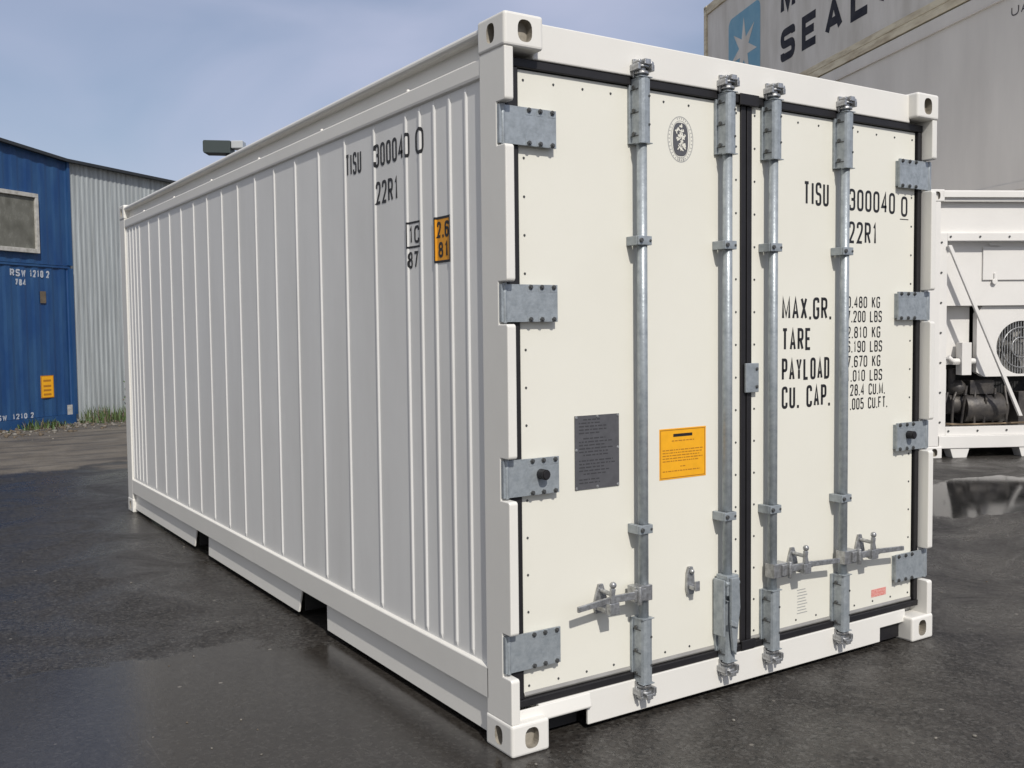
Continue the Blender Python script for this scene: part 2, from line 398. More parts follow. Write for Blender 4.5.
def bool_cut(o, cutters):
    for c in cutters:
        m = o.modifiers.new('cut', 'BOOLEAN'); m.operation = 'DIFFERENCE'; m.object = c; m.solver = 'EXACT'
    bpy.context.view_layer.update()
    dg = bpy.context.evaluated_depsgraph_get()
    me = bpy.data.meshes.new_from_object(o.evaluated_get(dg))
    o.modifiers.clear(); o.data = me
    for c in cutters: bpy.data.objects.remove(c)
def oval(c, axis, rw, rh, depth):
    n = 20; m = MB(); pts = []
    for i in range(n):
        t = 2 * math.pi * i / n
        pts.append((abs(math.cos(t)) ** .75 * math.copysign(rw, math.cos(t)), abs(math.sin(t)) ** .75 * math.copysign(rh, math.sin(t))))
    if axis == 1: m.prism([(c[0] + a, c[2] + b_) for a, b_ in pts], 1, c[1] - depth, c[1] + depth)
    elif axis == 0: m.prism([(c[1] + a, c[2] + b_) for a, b_ in pts], 0, c[0] - depth, c[0] + depth)
    return m.build('cutter', M['hole_tone'])
def make_casting(white, name='corner_casting'):
    # local: outer corner at (0,0,0), body towards +x +y +z (bottom casting); hole faces -x, -y, -z
    bx = MB().box(0, .162, 0, .178, 0, .118).build(name, [white, M['hole_tone']])
    bm = bmesh.new(); bm.from_mesh(bx.data)
    bmesh.ops.bevel(bm, geom=[e for e in bm.edges], offset=.011, segments=3, affect='EDGES', profile=.5)
    bm.to_mesh(bx.data); bm.free()
    bool_cut(bx, [oval((0, .089, .059), 0, .026, .034, .032), oval((.085, 0, .060), 1, .030, .038, .034)])
    return bx
cast0 = make_casting(M['white']); cast0.parent = rc
first = True
for sx in (0, 1):
    for sy in (0, 1):
        for sz in (0, 1):
            if (sx, sy, sz) == (0, 0, 0): continue
            dup(cast0, rc, (W_ * sx, L_ * sy, H_ * sz), (1 - 2 * sx, 1 - 2 * sy, 1 - 2 * sz))

HZ = [(2.152, 2.286), (1.535, 1.670), (.916, 1.052), (.285, .428)]    # hinge heights
# door-end posts: a plate seen from the side with notches where hinges pass
def post_pts():
    p = [(.006, .116)]
    for z0, z1 in reversed(HZ):
        p += [(.006, z0 - .014), (.012, z0 - .006), (.062, z0 - .006), (.062, z1 + .006), (.012, z1 + .006), (.006, z1 + .014)]
    p += [(.006, 2.475), (.172, 2.475), (.172, .116)]
    return p
mb = MB().prism(post_pts(), 0, .004, .040)
mb.box(.0405, .088, .105, .172, .116, 2.475)
post0 = mb.build('corner_post', M['white'], rc, bevel=.004)
dup(post0, rc, (W_, 0, 0), (-1, 1, 1))
for sx in (0, 1):
    x0, x1 = (.004, .10) if sx == 0 else (W_ - .10, W_ - .004)
    MB().box(x0, x1, L_ - .17, L_ - .004, .116, 2.475).build('corner_post', M['white'], rc, bevel=.006)

# header and sill of the door end
MB().box(.150, W_ - .150, .050, .165, 2.456, 2.584).box(.089, W_ - .089, .101, .165, 2.4335, 2.4555).build('door_header', M['white'], rc, bevel=.005)
sp = [(.160, .030), (.160, .074)]
sp = [(.150, .150), (.150, .090), (.372, .090), (.372, .024), (2.100, .024), (2.100, .090), (W_ - .15, .090), (W_ - .15, .150)]
mb = MB().prism(sp, 1, .050, .062)
mb.prism([(.0495, .1485), (.0495, .096), (.036, .093), (.032, .100), (.042, .1485)], 0, .041, .378)
mb.box(.150, W_ - .150, .0625, .165, .092, .150)
mb.build('door_sill', M['white'], rc, bevel=.003)
# near-black blocks behind the sill, standing in for shade in the fork pockets
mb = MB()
mb.box(.164, .371, .12, .16, .015, .0895); mb.build('pocket_shade_block', M['dark'], rc)
MB().box(2.101, W_ - .164, .075, .16, .015, .0895).build('pocket_shade_block', M['rubber'], rc)
# gaskets round the doors
mb = MB()
mb.box(.0410, W_ - .0410, .057, .10, 2.424, 2.4555); mb.box(.0410, W_ - .0410, .056, .10, .1505, .178)
mb.box(.0412, .0925, .060, .10, .1785, 2.4235); mb.box(W_ - .0690, W_ - .0412, .060, .10, .1785, 2.4235)
mb.build('frame_gasket', M['rubber'], rc, bevel=.003)

# roof, end wall, floor
MB().box(.05, W_ - .05, .165, L_ - .05, 2.545, 2.572).build('roof', M['white'], rc)
MB().box(.10, W_ - .10, L_ - .05, L_ - .012, .15, 2.56).build('end_wall', M['panel'], rc)
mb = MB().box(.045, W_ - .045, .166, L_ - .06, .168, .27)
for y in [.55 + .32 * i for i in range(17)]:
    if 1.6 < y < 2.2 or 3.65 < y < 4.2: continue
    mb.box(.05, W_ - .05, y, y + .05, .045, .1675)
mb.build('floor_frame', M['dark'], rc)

RIB = [.292, .413, .533, .652, .771] + [1.070 + .3107 * i for i in range(15)] + [5.54, 5.65, 5.76, 5.86]
PX = .020; RX = .0138
def rib_w(y):
    for r in RIB:
        if r - .02 <= y <= r + .02:
            d = abs(y - r)
            return PX + (RX - PX) * min(1, max(0, (.011 - d) / .0065))
    return PX
def side_wall():
    mb = MB()
    mb.box(PX, .050, .173, L_ - .171, .270, 2.420)
    for r in RIB:
        z0, z1 = .315, 2.372
        prof = [(PX + .002, r - .012), (PX, r - .011), (RX, r - .0045), (RX, r + .0045), (PX, r + .011), (PX + .002, r + .012)]
        vs = []
        for z, k in ((z0 - .03, 0), (z0, 1), (z1, 1), (z1 + .03, 0)):
            for (x, y) in prof: vs.append((PX + .002 + (x - PX - .002) * k, r + (y - r) * (1 if k else .6), z))
        fs = []
        for a in range(3):
            for i in range(5): fs.append((a * 6 + i, a * 6 + i + 1, (a + 1) * 6 + i + 1, (a + 1) * 6 + i))
        mb.add(vs, fs)
    return mb.build('side_wall', M['panel'], rc)
wall_l = side_wall()
wall_r = dup(wall_l, rc, (W_, 0, 0), (-1, 1, 1))
# top rail: bead, groove, ledge, face
tp = []
for i in range(9):
    a = math.pi * (1.5 - i / 8 * 1.5); tp.append((.026 + .014 * math.cos(a), 2.561 + .014 * math.sin(a)))
tp = [(.046, 2.541)] + [(.024 + .019 * math.cos(math.pi * (1.4 - 1.2 * i / 8)), 2.558 + .018 * math.sin(math.pi * (1.4 - 1.2 * i / 8))) for i in range(9)] + [(.075, 2.572), (.075, 2.39), (.030, 2.392), (.008, 2.400), (.006, 2.410), (.006, 2.462), (.012, 2.468), (.044, 2.474), (.046, 2.538)]
mb = MB().prism(tp, 1, .172, L_ - .172)
y = .75
while y < 5.6:
    mb.ball((.022, y, 2.472), .009, n=8, m=4); y += .9
mb.build('top_rail', M['white'], rc, bevel=.0015)
dup([o for o in col.objects if o.name.startswith('top_rail')][0], rc, (W_, 0, 0), (-1, 1, 1))
# kick band and bottom rail with fork pockets
mb = MB().prism([(.0235, .2895), (.006, .284), (.004, .280), (.004, .170), (.010, .166), (.046, .166), (.046, .2895)], 1, .162, L_ - .172)
band = mb.build('kick_band', M['white'], rc, bevel=.0015)
dup(band, rc, (W_, 0, 0), (-1, 1, 1))
mb = MB()
for (a, b_, s0, s1) in ((.174, 1.745, 0, .03), (2.075, 3.775, .03, .03), (4.055, L_ - .176, .03, 0)):
    # slab whose ends slope where the pockets are, bottom lip turned outwards
    for (x0, x1, z0, z1) in ((.030, .040, .030, .1655),):
        mb.add([(x0 + .004, a, z1), (x0 + .004, b_, z1), (x0 - .008, b_ - s1, z0), (x0 - .008, a + s0, z0), (x1 + .004, a, z1), (x1 + .004, b_, z1), (x1 - .008, b_ - s1, z0), (x1 - .008, a + s0, z0)],
               [(0, 1, 2, 3), (7, 6, 5, 4), (0, 4, 5, 1), (1, 5, 6, 2), (2, 6, 7, 3), (3, 7, 4, 0)])
br = mb.build('bottom_rail', M['white'], rc, bevel=.002)
dup(br, rc, (W_, 0, 0), (-1, 1, 1))
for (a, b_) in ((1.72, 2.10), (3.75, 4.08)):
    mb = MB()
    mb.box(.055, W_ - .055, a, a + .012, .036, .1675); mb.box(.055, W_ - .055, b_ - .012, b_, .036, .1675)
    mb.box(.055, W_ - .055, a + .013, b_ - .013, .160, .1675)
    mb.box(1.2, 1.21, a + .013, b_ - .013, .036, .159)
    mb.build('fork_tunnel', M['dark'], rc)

# markings painted over the ribs of the near side wall
def side_marks(name, mb, mats):
    me_o = mb.build(name, mats, wall_l, fix=False)
    bm = bmesh.new(); bm.from_mesh(me_o.data)
    for r in RIB[:8]:
        for d in (-.011, -.0045, .0045, .011):
            bmesh.ops.bisect_plane(bm, geom=bm.verts[:] + bm.edges[:] + bm.faces[:], dist=1e-6, plane_co=(-(r + d), 0, 0), plane_no=(1, 0, 0))
    for v in bm.verts:
        yy = -v.co.x; dy = v.co.y; z = v.co.z
        v.co = Vector((rib_w(yy) - .0012 + dy, yy, z))
    bm.normal_update(); bm.to_mesh(me_o.data); bm.free()
    return me_o
for s_, x0, x1, z0, z1 in (('TISU', -1.374, -1.205, 2.213, 2.312), ('300040', -1.068, -.742, 2.211, 2.310), ('0', -.692, -.622, 2.208, 2.314), ('22R1', -1.060, -.848, 2.053, 2.150)):
    mb = MB(); text(mb, s_, x0, x1, z0, z1, 0, .0135, gap=.28); side_marks('lettering', mb, M['ink'])
mb = MB(); frame_rect(mb, -.770, -.658, 1.848, 1.946, 0, .008); text(mb, '1C', -.757, -.672, 1.862, 1.932, 0, .0105); text(mb, '87', -.766, -.683, 1.762, 1.830, 0, .0105)
side_marks('size_code_mark', mb, M['ink'])
mb = MB(); mb.quad((-.535, .0, 1.775), (-.416, .0, 1.775), (-.416, .0, 1.942), (-.535, .0, 1.942), 1)
frame_rect(mb, -.535, -.416, 1.775, 1.942, -.0008, .009, 0)
text(mb, '2.6', -.522, -.430, 1.866, 1.928, -.0008, .011, 0); text(mb, '81', -.512, -.434, 1.790, 1.850, -.0008, .011, 0)
side_marks('height_mark', mb, [M['ink'], M['orange']])

# ------------------------------------------------------------------ doors
DY = .073  # door positions below: image pixels projected through the camera onto chosen depth planes
def door(x0, x1, skip):
    z0, z1 = .184, 2.420
    mb = MB()
    mb.prism([(x0, z0), (x1, z0), (x1, z1), (x0, z1)], 1, DY, DY + .06)
    d = MB(); d.prism([(x0, z0), (x1, z0), (x1, z1), (x0, z1)], 1, DY, DY + .06)
    def scr(x, z):
        d.tube((x, DY - .0002, z), (x, DY - .003, z), .0050, .0036, n=8, mi=1)
    nz = 17
    for i in range(nz):
        z = z0 + .035 + (z1 - z0 - .07) * i / (nz - 1)
        for x in (x0 + .022, x1 - .022):
            if not skip(x, z): scr(x, z)
    nxs = 9
    for i in range(1, nxs - 1):
        x = x0 + .022 + (x1 - x0 - .044) * i / (nxs - 1)
        for z in (z0 + .035, z1 - .035):
            if not skip(x, z): scr(x, z)
    return d.build('door', [M['cream'], M['screw']], rc)
bars = (.630, 1.079, 1.345, 1.801)
def near_bar(x, z): return any(abs(x - b) < .045 for b in bars) or any(a - .02 < z < b_ + .02 for a, b_ in HZ) and (x < .3 or x > 2.1)
door_l = door(.101, 1.193, near_bar); door_r = door(1.257, W_ - .080, near_bar)
door_l['label'] = 'left door with grey data plate, amber notice and round emblem'
door_r['label'] = 'right door with weight figures in black'
# perimeter trim + gaskets of each door
for d, (a, b_) in ((door_l, (.101, 1.193)), (door_r, (1.257, W_ - .080))):
    g = MB()
    g.prism([(DY + .004, .1795), (DY - .002, .1795), (DY - .006, .187), (DY - .0003, .199), (DY + .004, .199)], 0, a, b_)
    g.build('edge_trim', M['alu'], d, bevel=.002)
g = MB().box(1.1935, 1.222, DY - .008, DY + .03, .1795, 2.4235).box(1.2285, 1.2565, DY - .008, DY + .03, .1795, 2.4235).box(1.2225, 1.228, DY + .006, DY + .03, .18, 2.423)
g.box(1.170, 1.280, .047, .0565, 2.415, 2.462); g.box(1.185, 1.265, .047, .0555, .155, .195)
g.build('center_gasket', M['rubber'], door_l, bevel=.003)

# hinges: flat blade, knuckle in the post notch, bolts along both edges
def hinge(plug=False):
    m = MB()
    m.box(.006, .246, .046, .055, -.066, .066)
    m.box(.006, .036, .0555, .0615, -.066, .066)
    m.box(.104, .243, .0555, DY - .001, -.058, .058)
    m.tube((.022, .050, -.069), (.022, .050, .069), .0085, n=12)
    for x in (.128, .176, .228):
        for z in (-.057, .057):
            m.tube((x, .0455, z), (x, .040, z), .0092, n=6, mi=1)
            m.tube((x, .040, z), (x, .036, z), .005, n=8, mi=1)
        m.box(x - .014, x + .014, .0450, .0459, -.0645, -.040, 0); m.box(x - .014, x + .014, .0450, .0459, .040, .0645, 0)
    if plug:
        m.tube((.165, .0455, .008), (.165, .012, .008), .019, n=16, mi=2); m.tube((.165, .012, .008), (.165, .008, .008), .014, n=16, mi=2)
    return m
h1 = hinge().build('hinge', [M['galv'], M['screw'], M['rubber']], door_l, bevel=.0025, loc=(0, 0, (HZ[0][0] + HZ[0][1]) / 2))
h3 = hinge(True).build('hinge', [M['galv'], M['screw'], M['rubber']], door_l, bevel=.0025, loc=(0, 0, (HZ[2][0] + HZ[2][1]) / 2))
h3['label'] = 'hinge with black rubber door stop'
for k in (1, 3): dup(h1, door_l, (0, 0, (HZ[k][0] + HZ[k][1]) / 2))
for k in (0, 1, 3): dup(h1, door_r, (W_ + .018, 0, (HZ[k][0] + HZ[k][1]) / 2), (-1, 1, 1))
dup(h3, door_r, (W_ + .018, 0, (HZ[2][0] + HZ[2][1]) / 2), (-1, 1, 1))

BY = .030
def bar_tube(): return MB().tube((0, BY, .115), (0, BY, 2.47), .0200, n=20)
def bracket(h):
    m = MB()
    m.prism([(-.026, DY - .001), (-.026, .014), (-.020, .005), (-.008, .001), (.008, .001), (.020, .005), (.026, .014), (.026, DY - .001)], 2, -h / 2, h / 2)
    m.box(-.034, -.0265, .060, DY - .001, -h / 2, h / 2)
    for z in (-h * .36, 0, h * .36):
        m.tube((-.0262, .042, z), (-.032, .042, z), .009, n=6, mi=1)
        m.box(-.0282, -.0262, .016, .058, z - .010, z - .005, 1)
    for z in (-h * .22, h * .22): m.tube((.014, .0045, z), (.014, -.001, z), .005, n=8, mi=1)
    m.box(-.029, .029, -.001, .03, -h / 2 - .004, -h / 2 - .0002); m.box(-.029, .029, -.001, .03, h / 2 + .0002, h / 2 + .004)
    return m
def guide():
    m = MB()
    m.box(-.040, .026, .003, .010, -.017, .017); m.box(-.042, -.022, .0105, DY - .001, -.017, .017); m.box(.021, .028, .0105, DY - .001, -.017, .017)
    m.tube((-.028, .0025, 0), (-.028, -.005, 0), .009, n=6, mi=1); m.tube((.018, .0025, 0), (.018, -.001, 0), .0055, n=8, mi=1)
    return m
def cam_top():
    m = MB()      # keeper on the header with a forked cam in it
    m.tube((0, BY, -.035), (0, BY, .028), .0175, n=16)
    m.tube((0, BY, -.018), (0, BY, -.006), .030, .027, n=16)
    m.tube((0, BY, .006), (0, BY, .014), .030, n=16)
    m.box(-.040, -.026, .002, .049, -.006, .018); m.box(.026, .040, .000, .049, -.006, .018)
    m.box(-.014, .016, -.008, .02, .014, .034); m.tube((.03, .0, .022), (.03, .035, .022), .008, n=8)
    m.tube((-.026, .004, .026), (-.026, .036, .026), .007, n=8); m.box(-.03, .03, .040, .0495, -.03, .04)
    return m
bt = bar_tube().build('locking_bar', M['galv'], door_l, loc=(bars[0], 0, 0))
b_t = bracket(.240).build('bar_bracket', [M['galv'], M['screw']], door_l, bevel=.0025, loc=(bars[0], 0, 2.325))
b_b = bracket(.250).build('bar_bracket', [M['galv'], M['screw']], door_l, bevel=.0025, loc=(bars[0], 0, .268))
gd = guide().build('bar_guide', [M['galv'], M['screw']], door_l, bevel=.002, loc=(bars[0], 0, 1.840))
ct = cam_top().build('bar_cam', M['galvl'], door_l, bevel=.002, loc=(bars[0], 0, 2.477))
for i, x in enumerate(bars):
    d = door_l if i < 2 else door_r
    if i: dup(bt, d, (x, 0, 0)); dup(b_t, d, (x, 0, 2.325)); dup(b_b, d, (x, 0, .268)); dup(gd, d, (x, 0, 1.840)); dup(ct, d, (x, 0, 2.477))
    dup(gd, d, (x, 0, .742)); dup(ct, d, (x, 0, .116), (1, 1, -1))

# handles: clevis on the bar, flat lever, and a keeper on the door
def handle(sgn, ln, droop=0):
    m = MB()
    s = sgn
    a, b_ = sorted((s * -.020, s * .062)); m.box(a, b_, .0, .052, -.030, .030)
    a, b_ = sorted((s * .02, s * .075)); m.box(a, b_, -.012, -.0005, -.022, .024)
    m.tube((s * .058, -.016, -.034), (s * .058, -.016, .036), .009, n=10)
    p0 = Vector((s * .05, -.004, .002)); p1 = Vector((s * (ln * .55), -.004, .004)); p2 = Vector((s * ln, -.008, -.004 + droop))
    for p, q, hh in ((p0, p1, .015), (p1, p2, .0115)):
        vs = []
        for c, k in ((p, 1), (q, .9)):
            for dy, dz in ((-.006, -1), (.006, -1), (.006, 1), (-.006, 1)): vs.append((c.x, c.y + dy, c.z + dz * hh * k))
        m.add(vs, [(0, 1, 2, 3), (7, 6, 5, 4), (0, 4, 5, 1), (1, 5, 6, 2), (2, 6, 7, 3), (3, 7, 4, 0)])
    return m
def keeper(arm=True):
    m = MB()
    m.prism([(-.026, -.050), (.026, -.050), (.034, -.018), (.024, .020), (.010, .060), (-.010, .060), (-.024, .020), (-.034, -.018)], 1, DY - .012, DY - .001)
    m.box(-.024, .024, .004, DY - .0125, -.036, -.018)
    m.box(-.022, .022, -.022, .0035, -.040, .004)
    m.prism([(-.016, .0045), (.012, .0045), (.004, .034), (.008, .056), (-.012, .060), (-.014, .030)], 1, -.018, -.004)
    m.ball((0, -.010, .070), .0135, n=10, m=6); m.tube((.0, -.004, .034), (.0, DY - .0125, .036), .009, n=8)
    return m
hl = handle(-1, .345, -.004).build('door_handle', M['galvl'], door_l, bevel=.002, loc=(bars[0], 0, .497))
hr_ = handle(1, .385).build('door_handle', M['galvl'], door_r, bevel=.002, loc=(bars[2], 0, .478))
dup(hr_, door_r, (bars[3], 0, .474))
kp = keeper().build('handle_keeper', M['galvl'], door_l, bevel=.002, loc=(.448, 0, .486))
dup(kp, door_r, (1.510, 0, .488)); dup(kp, door_r, (1.965, 0, .490))
# the second bar's handle hangs down over its bracket; its keeper is empty
m = MB(); m.box(-.033, .033, -.004, .060, .150, .232); m.prism([(-.024, .225), (.020, .225), (.026, .10), (.014, .02), (.004, -.095), (-.012, -.075), (-.024, .03)], 1, -.020, -.0045)
m.tube((-.038, .004, .200), (.038, .004, .200), .012, n=10); m.box(-.044, -.0345, .004, .066, -.02, .215); m.prism([(-.034, .06), (-.002, .04), (.002, .02), (-.034, .035)], 1, -.030, -.0205)
m.build('door_handle', M['galv'], door_l, bevel=.003, loc=(bars[1], 0, .268))['label'] = 'handle hanging straight down'
m = MB(); m.prism([(-.016, -.055), (.016, -.055), (.022, -.03), (.018, .035), (.010, .058), (-.010, .058), (-.018, .035), (-.022, -.03)], 1, DY - .014, DY - .001)
m.box(-.015, .015, .028, DY - .0145, -.030, -.014); m.box(-.012, .012, .020, .0275, -.034, .006); m.ball((0, DY - .02, .040), .010)
m.build('handle_keeper', M['galvl'], door_l, bevel=.002, loc=(.906, 0, .490))['label'] = 'empty handle keeper'

# latch plate over the meeting edges
m = MB().box(1.207, 1.282, .048, .060, 1.238, 1.360).box(1.262, 1.280, .0605, DY - .001, 1.242, 1.356)
for z in (1.262, 1.336): m.tube((1.268, .0475, z), (1.268, .042, z), .008, n=6, mi=1)
m.build('latch_plate', [M['galv'], M['screw']], door_r, bevel=.003)

# data plate
px0, px1, pz0, pz1 = .336, .545, .912, 1.188
m = MB().box(px0, px1, DY - .004, DY - .0003, pz0, pz1)
yy = DY - .0044
random.seed(3)
z = pz1 - .018
k = 0
while z > pz0 + .015:
    wide = .17 if k % 5 else .12
    x = px0 + .018 + (0 if k % 5 else .02)
    end = x + wide * random.uniform(.55, 1)
    while x < end:
        q = random.uniform(.006, .028); m.quad((x, yy, z), (min(x + q, end), yy, z), (min(x + q, end), yy, z + .0048), (x, yy, z + .0048), 1); x += q + .005
    z -= .0125; k += 1
    if k in (5, 11, 16): z -= .008
for x in (px0 + .006, (px0 + px1) / 2, px1 - .006):
    for z in (pz0 + .006, (pz0 + pz1) / 2 + .01, pz1 - .006):
        if x == (px0 + px1) / 2 and abs(z - pz0 - .138) < .05: continue
        m.tube((x, yy, z), (x, yy - .003, z), .006, .004, n=8, mi=2)
m.build('data_plate', [M['plate'], M['plink'], M['galvl']], door_l)
# amber notice
yx0, yx1, yz0, yz1 = .751, 1.000, .910, 1.112
m = MB().box(yx0, yx1, DY - .0012, DY - .0003, yz0, yz1)
yy = DY - .0016
frame_rect(m, yx0 + .006, yx1 - .006, yz0 + .006, yz1 - .006, yy, .0035, 1)
cx = (yx0 + yx1) / 2
m.quad((cx - .052, yy, yz1 - .034), (cx + .050, yy, yz1 - .034), (cx + .050, yy, yz1 - .022), (cx - .052, yy, yz1 - .022), 2)
random.seed(11)
for (za, wd, cen) in ((.052, .12, 1), (.088, .215, 0), (.099, .21, 0), (.110, .20, 0), (.121, .215, 0), (.132, .19, 0), (.155, .03, 1), (.172, .20, 0)):
    z = yz1 - za; x = cx - wd / 2 if cen else yx0 + .016; end = x + wd
    while x < end:
        q = random.uniform(.005, .022); m.quad((x, yy, z), (min(x + q, end), yy, z), (min(x + q, end), yy, z + .0042), (x, yy, z + .0042), 1); x += q + .004
m.build('warning_label', [M['yellow'], M['olabel'], M['ink']], door_l)
# round emblem: pale double ring of small strokes, dark oval with light figure
m = MB(); cx, cz = .866, 2.249; yy = DY - .0005
def ring(rx, rz, sw, mi, n=40, y=yy, pw=1):
    pts = []
    for i in range(n):
        a = 2 * math.pi * i / n; pts.append((cx + rx * math.copysign(abs(math.cos(a)) ** pw, math.cos(a)), cz + rz * math.copysign(abs(math.sin(a)) ** pw, math.sin(a))))
    stroke(m, pts, True, sw, y, mi); return pts
ring(.066, .088, .0034, 0); ring(.050, .072, .0024, 0)
for i in range(34):
    a = 2 * math.pi * i / 34
    if random.random() < .15: continue
    c, s_ = math.cos(a), math.sin(a)
    stroke(m, [(cx + .056 * c, cz + .078 * s_), (cx + .0625 * c, cz + .084 * s_)], False, .004, yy, 0)
pts = []
for i in range(32):
    a = 2 * math.pi * i / 32; pts.append((cx + .040 * math.copysign(abs(math.cos(a)) ** .7, math.cos(a)), yy - .0002, cz + .065 * math.copysign(abs(math.sin(a)) ** .7, math.sin(a))))
m.add(pts, [list(range(32))], 1)
random.seed(4)
for kf in range(40):
    a = random.uniform(0, 6.28); q = math.sqrt(random.random()); ex = cx + .027 * q * math.cos(a); ez = cz + .052 * q * math.sin(a); b_ = random.uniform(0, 3.14); ll = random.uniform(.006, .016)
    stroke(m, [(ex - ll / 2 * math.cos(b_), ez - ll / 2 * math.sin(b_)), (ex + ll / 2 * math.cos(b_) , ez + ll / 2 * math.sin(b_)), (ex + ll * .6 * math.cos(b_ + .8), ez + ll * .8 * math.sin(b_ + .8))], False, .0048, yy - .0005 - .00005 * kf, 2)
text(m, '1828', cx - .02, cx + .02, cz - .084, cz - .068, yy - .0003, .002, 0)
m.build('emblem', [M['faint'], M['plate'], M['cream']], door_l)
# lettering on the right door
yy = DY - .0008
def line(*a, **k):
    m = MB(); text(m, *a, **k); m.build('lettering', M['ink'], door_r)
line('TISU', 1.582, 1.745, 2.038, 2.140, yy, .0125)
line('300040', 1.882, 2.212, 2.030, 2.128, yy, .0125)
m = MB(); text(m, '0', 2.258, 2.306, 2.022, 2.118, yy, .0125); m.quad((2.250, yy, 2.008), (2.314, yy, 2.008), (2.314, yy, 2.012), (2.250, yy, 2.012)); m.build('lettering', M['ink'], door_r)
line('22R1', 1.882, 2.084, 1.884, 1.982, yy, .0125)
for s_, z0, x1 in (('MAX.GR.', 1.541, 1.772), ('TARE', 1.407, 1.640), ('PAYLOAD', 1.277, 1.762), ('CU. CAP.', 1.156, 1.766)):
    line(s_, 1.448, x1 - .006, z0, z0 + .097, yy, .0130)
for s_, z0, x1 in (('30.480 KG', 1.592, 2.108), ('67.200 LBS', 1.527, 2.122), ('2.810 KG', 1.455, 2.112), ('6.190 LBS', 1.390, 2.126), ('27.670 KG', 1.322, 2.114), ('61.010 LBS', 1.257, 2.128), ('28.4 CU.M.', 1.192, 2.150), ('1.005 CU.FT.', 1.128, 2.168)):
    x0 = 1.842 if s_[1] != '.' else 1.874
    if s_.startswith('28.4'): x0 = 1.90
    line(s_, x0, x1, z0, z0 + .053, yy, .0068)
m = MB().box(2.062, 2.170, DY - .001, DY - .0003, .236, .272)
m.build('small_label', M['red'], door_r)
m = MB(); cx, cz = 1.585, .300; yy = DY - .0006
for i in range(9): stroke(m, [(cx - .035 + .004 * (i % 2), cz - .055 + i * .013), (cx + .032 - .006 * (i % 3), cz - .055 + i * .013)], False, .004, yy, 0)
m.build('worn_stamp', M['faint'], door_r)

# ------------------------------------------------------------------ white machinery container on the right
ax = math.atan2(-.4595, .8882)
rf = empty('machinery_container', (6.715, 2.954, .22), ax)  # this and the later background roots: positions computed from image pixels
tag(rf, 'white container showing its refrigeration machinery end with fan and diagonal brace', 'container')
U = M['unitwhite']
m = MB()
m.box(.05, 2.388, .55, 6.0, .16, 2.56)
m.build('body', U, rf)
MB().box(.02, 2.418, .03, .30, 2.478, 2.585).box(.14, 2.298, .0, .0295, 2.515, 2.575).build('front_header', U, rf, bevel=.004)
MB().box(.14, 2.298, .02, .30, .095, .215).build('front_sill', U, rf, bevel=.004)
for x0, x1 in ((.004, .125), (2.313, 2.434)): MB().box(x0, x1, .006, .178, .12, 2.474).build('corner_post', U, rf, bevel=.004)
cb = make_casting(U); cb.parent = rf
for sx, sy, sz in ((1, 0, 0), (0, 0, 1), (1, 0, 1), (0, 1, 0), (1, 1, 0), (0, 1, 1), (1, 1, 1)): dup(cb, rf, (W_ * sx, L_ * sy, H_ * sz), (1 - 2 * sx, 1 - 2 * sy, 1 - 2 * sz))
m = MB()    # scalloped fork-pocket feet
for x in (.29, 1.0, 1.36, 2.0): m.prism([(x, .0), (x + .14, .0), (x + .17, .0945), (x - .03, .0945)], 1, .03, .16)
m.build('sill_foot', U, rf, bevel=.003)
m = MB(); m.box(.125, 2.313, .09, .12, 2.18, 2.478); m.box(.125, .22, .05, .12, .2155, 2.18); m.box(2.218, 2.313, .05, .12, .2155, 2.18)
m.box(.2205, 2.2175, .05, .12, 2.105, 2.18); m.box(.2205, 2.2175, .05, .12, .2155, .30)
m.box(.2205, 2.2175, .17, .55, .2155, .25)
z = .35
while z < 2.15:
    for x in (.160, 2.28): m.tube((x, .0495, z), (x, .040, z), .011, n=6, mi=1)
    z += .29
x = .25
while x < 2.2:
    for z in (2.145, .262): m.tube((x, .0495, z), (x, .040, z), .011, n=6, mi=1)
    x += .30
m.build('mounting_flange', [U, M['screw']], rf, bevel=.003)
m = MB(); m.box(.222, 2.216, .16, .548, 1.48, 2.104); m.box(.222, .60, .30, .548, .97, 1.4785)
hp = m.build('upper_panel', U, rf, bevel=.004)
m = MB().box(.64, 1.18, .142, .1595, 1.73, 2.055); m.tube((.76, .140, 1.715), (.76, .128, 1.715), .028, n=14); m.box(.70, .82, .130, .1415, 2.065, 2.09); m.box(.75, .77, .13, .1415, 1.73, 1.80)
m.build('hatch', U, hp, bevel=.004)
# dark slot and machinery bay
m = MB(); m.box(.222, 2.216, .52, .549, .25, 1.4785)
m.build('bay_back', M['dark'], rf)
m = MB()
m.tube((.55, .36, .46), (.98, .36, .46), .15, n=24); m.tube((.40, .36, .50), (.5495, .36, .50), .10, n=20)
m.box(.32, .95, .28, .46, .252, .31); m.ball((.50, .34, .66), .09); m.tube((.45, .35, .60), (.45, .35, .86), .035, n=12); m.box(.60, .85, .27, .45, .60, .74)
for i in range(7): m.path([(.30 + i * .11, .24 + .03 * (i % 3), .26), (.30 + i * .11, .22 + .03 * (i % 2), .50 + .05 * (i % 3)), (.38 + i * .10, .30, .62 + .03 * (i % 4))], .014, n=8)
m.box(1.12, 1.6, .28, .5, .252, .62); m.tube((1.75, .36, .30), (1.75, .36, .85), .12, n=20)
m.build('compressor', M['machine'], rf, bevel=.004)
m = MB(); m.tube((.222, .20, .935), (.60, .20, .935), .030, n=14); m.box(.44, .54, .15, .26, .80, 1.12); m.box(.2225, .44, .18, .25, .905, .962)
m.tube((.30, .16, .98), (.36, .16, .93), .025, n=10)
m.build('pipe_rack', U, rf, bevel=.003)
m = MB().box(.24, .32, .22, .30, .62, .86); m.build('junction_box', U, rf, bevel=.005)
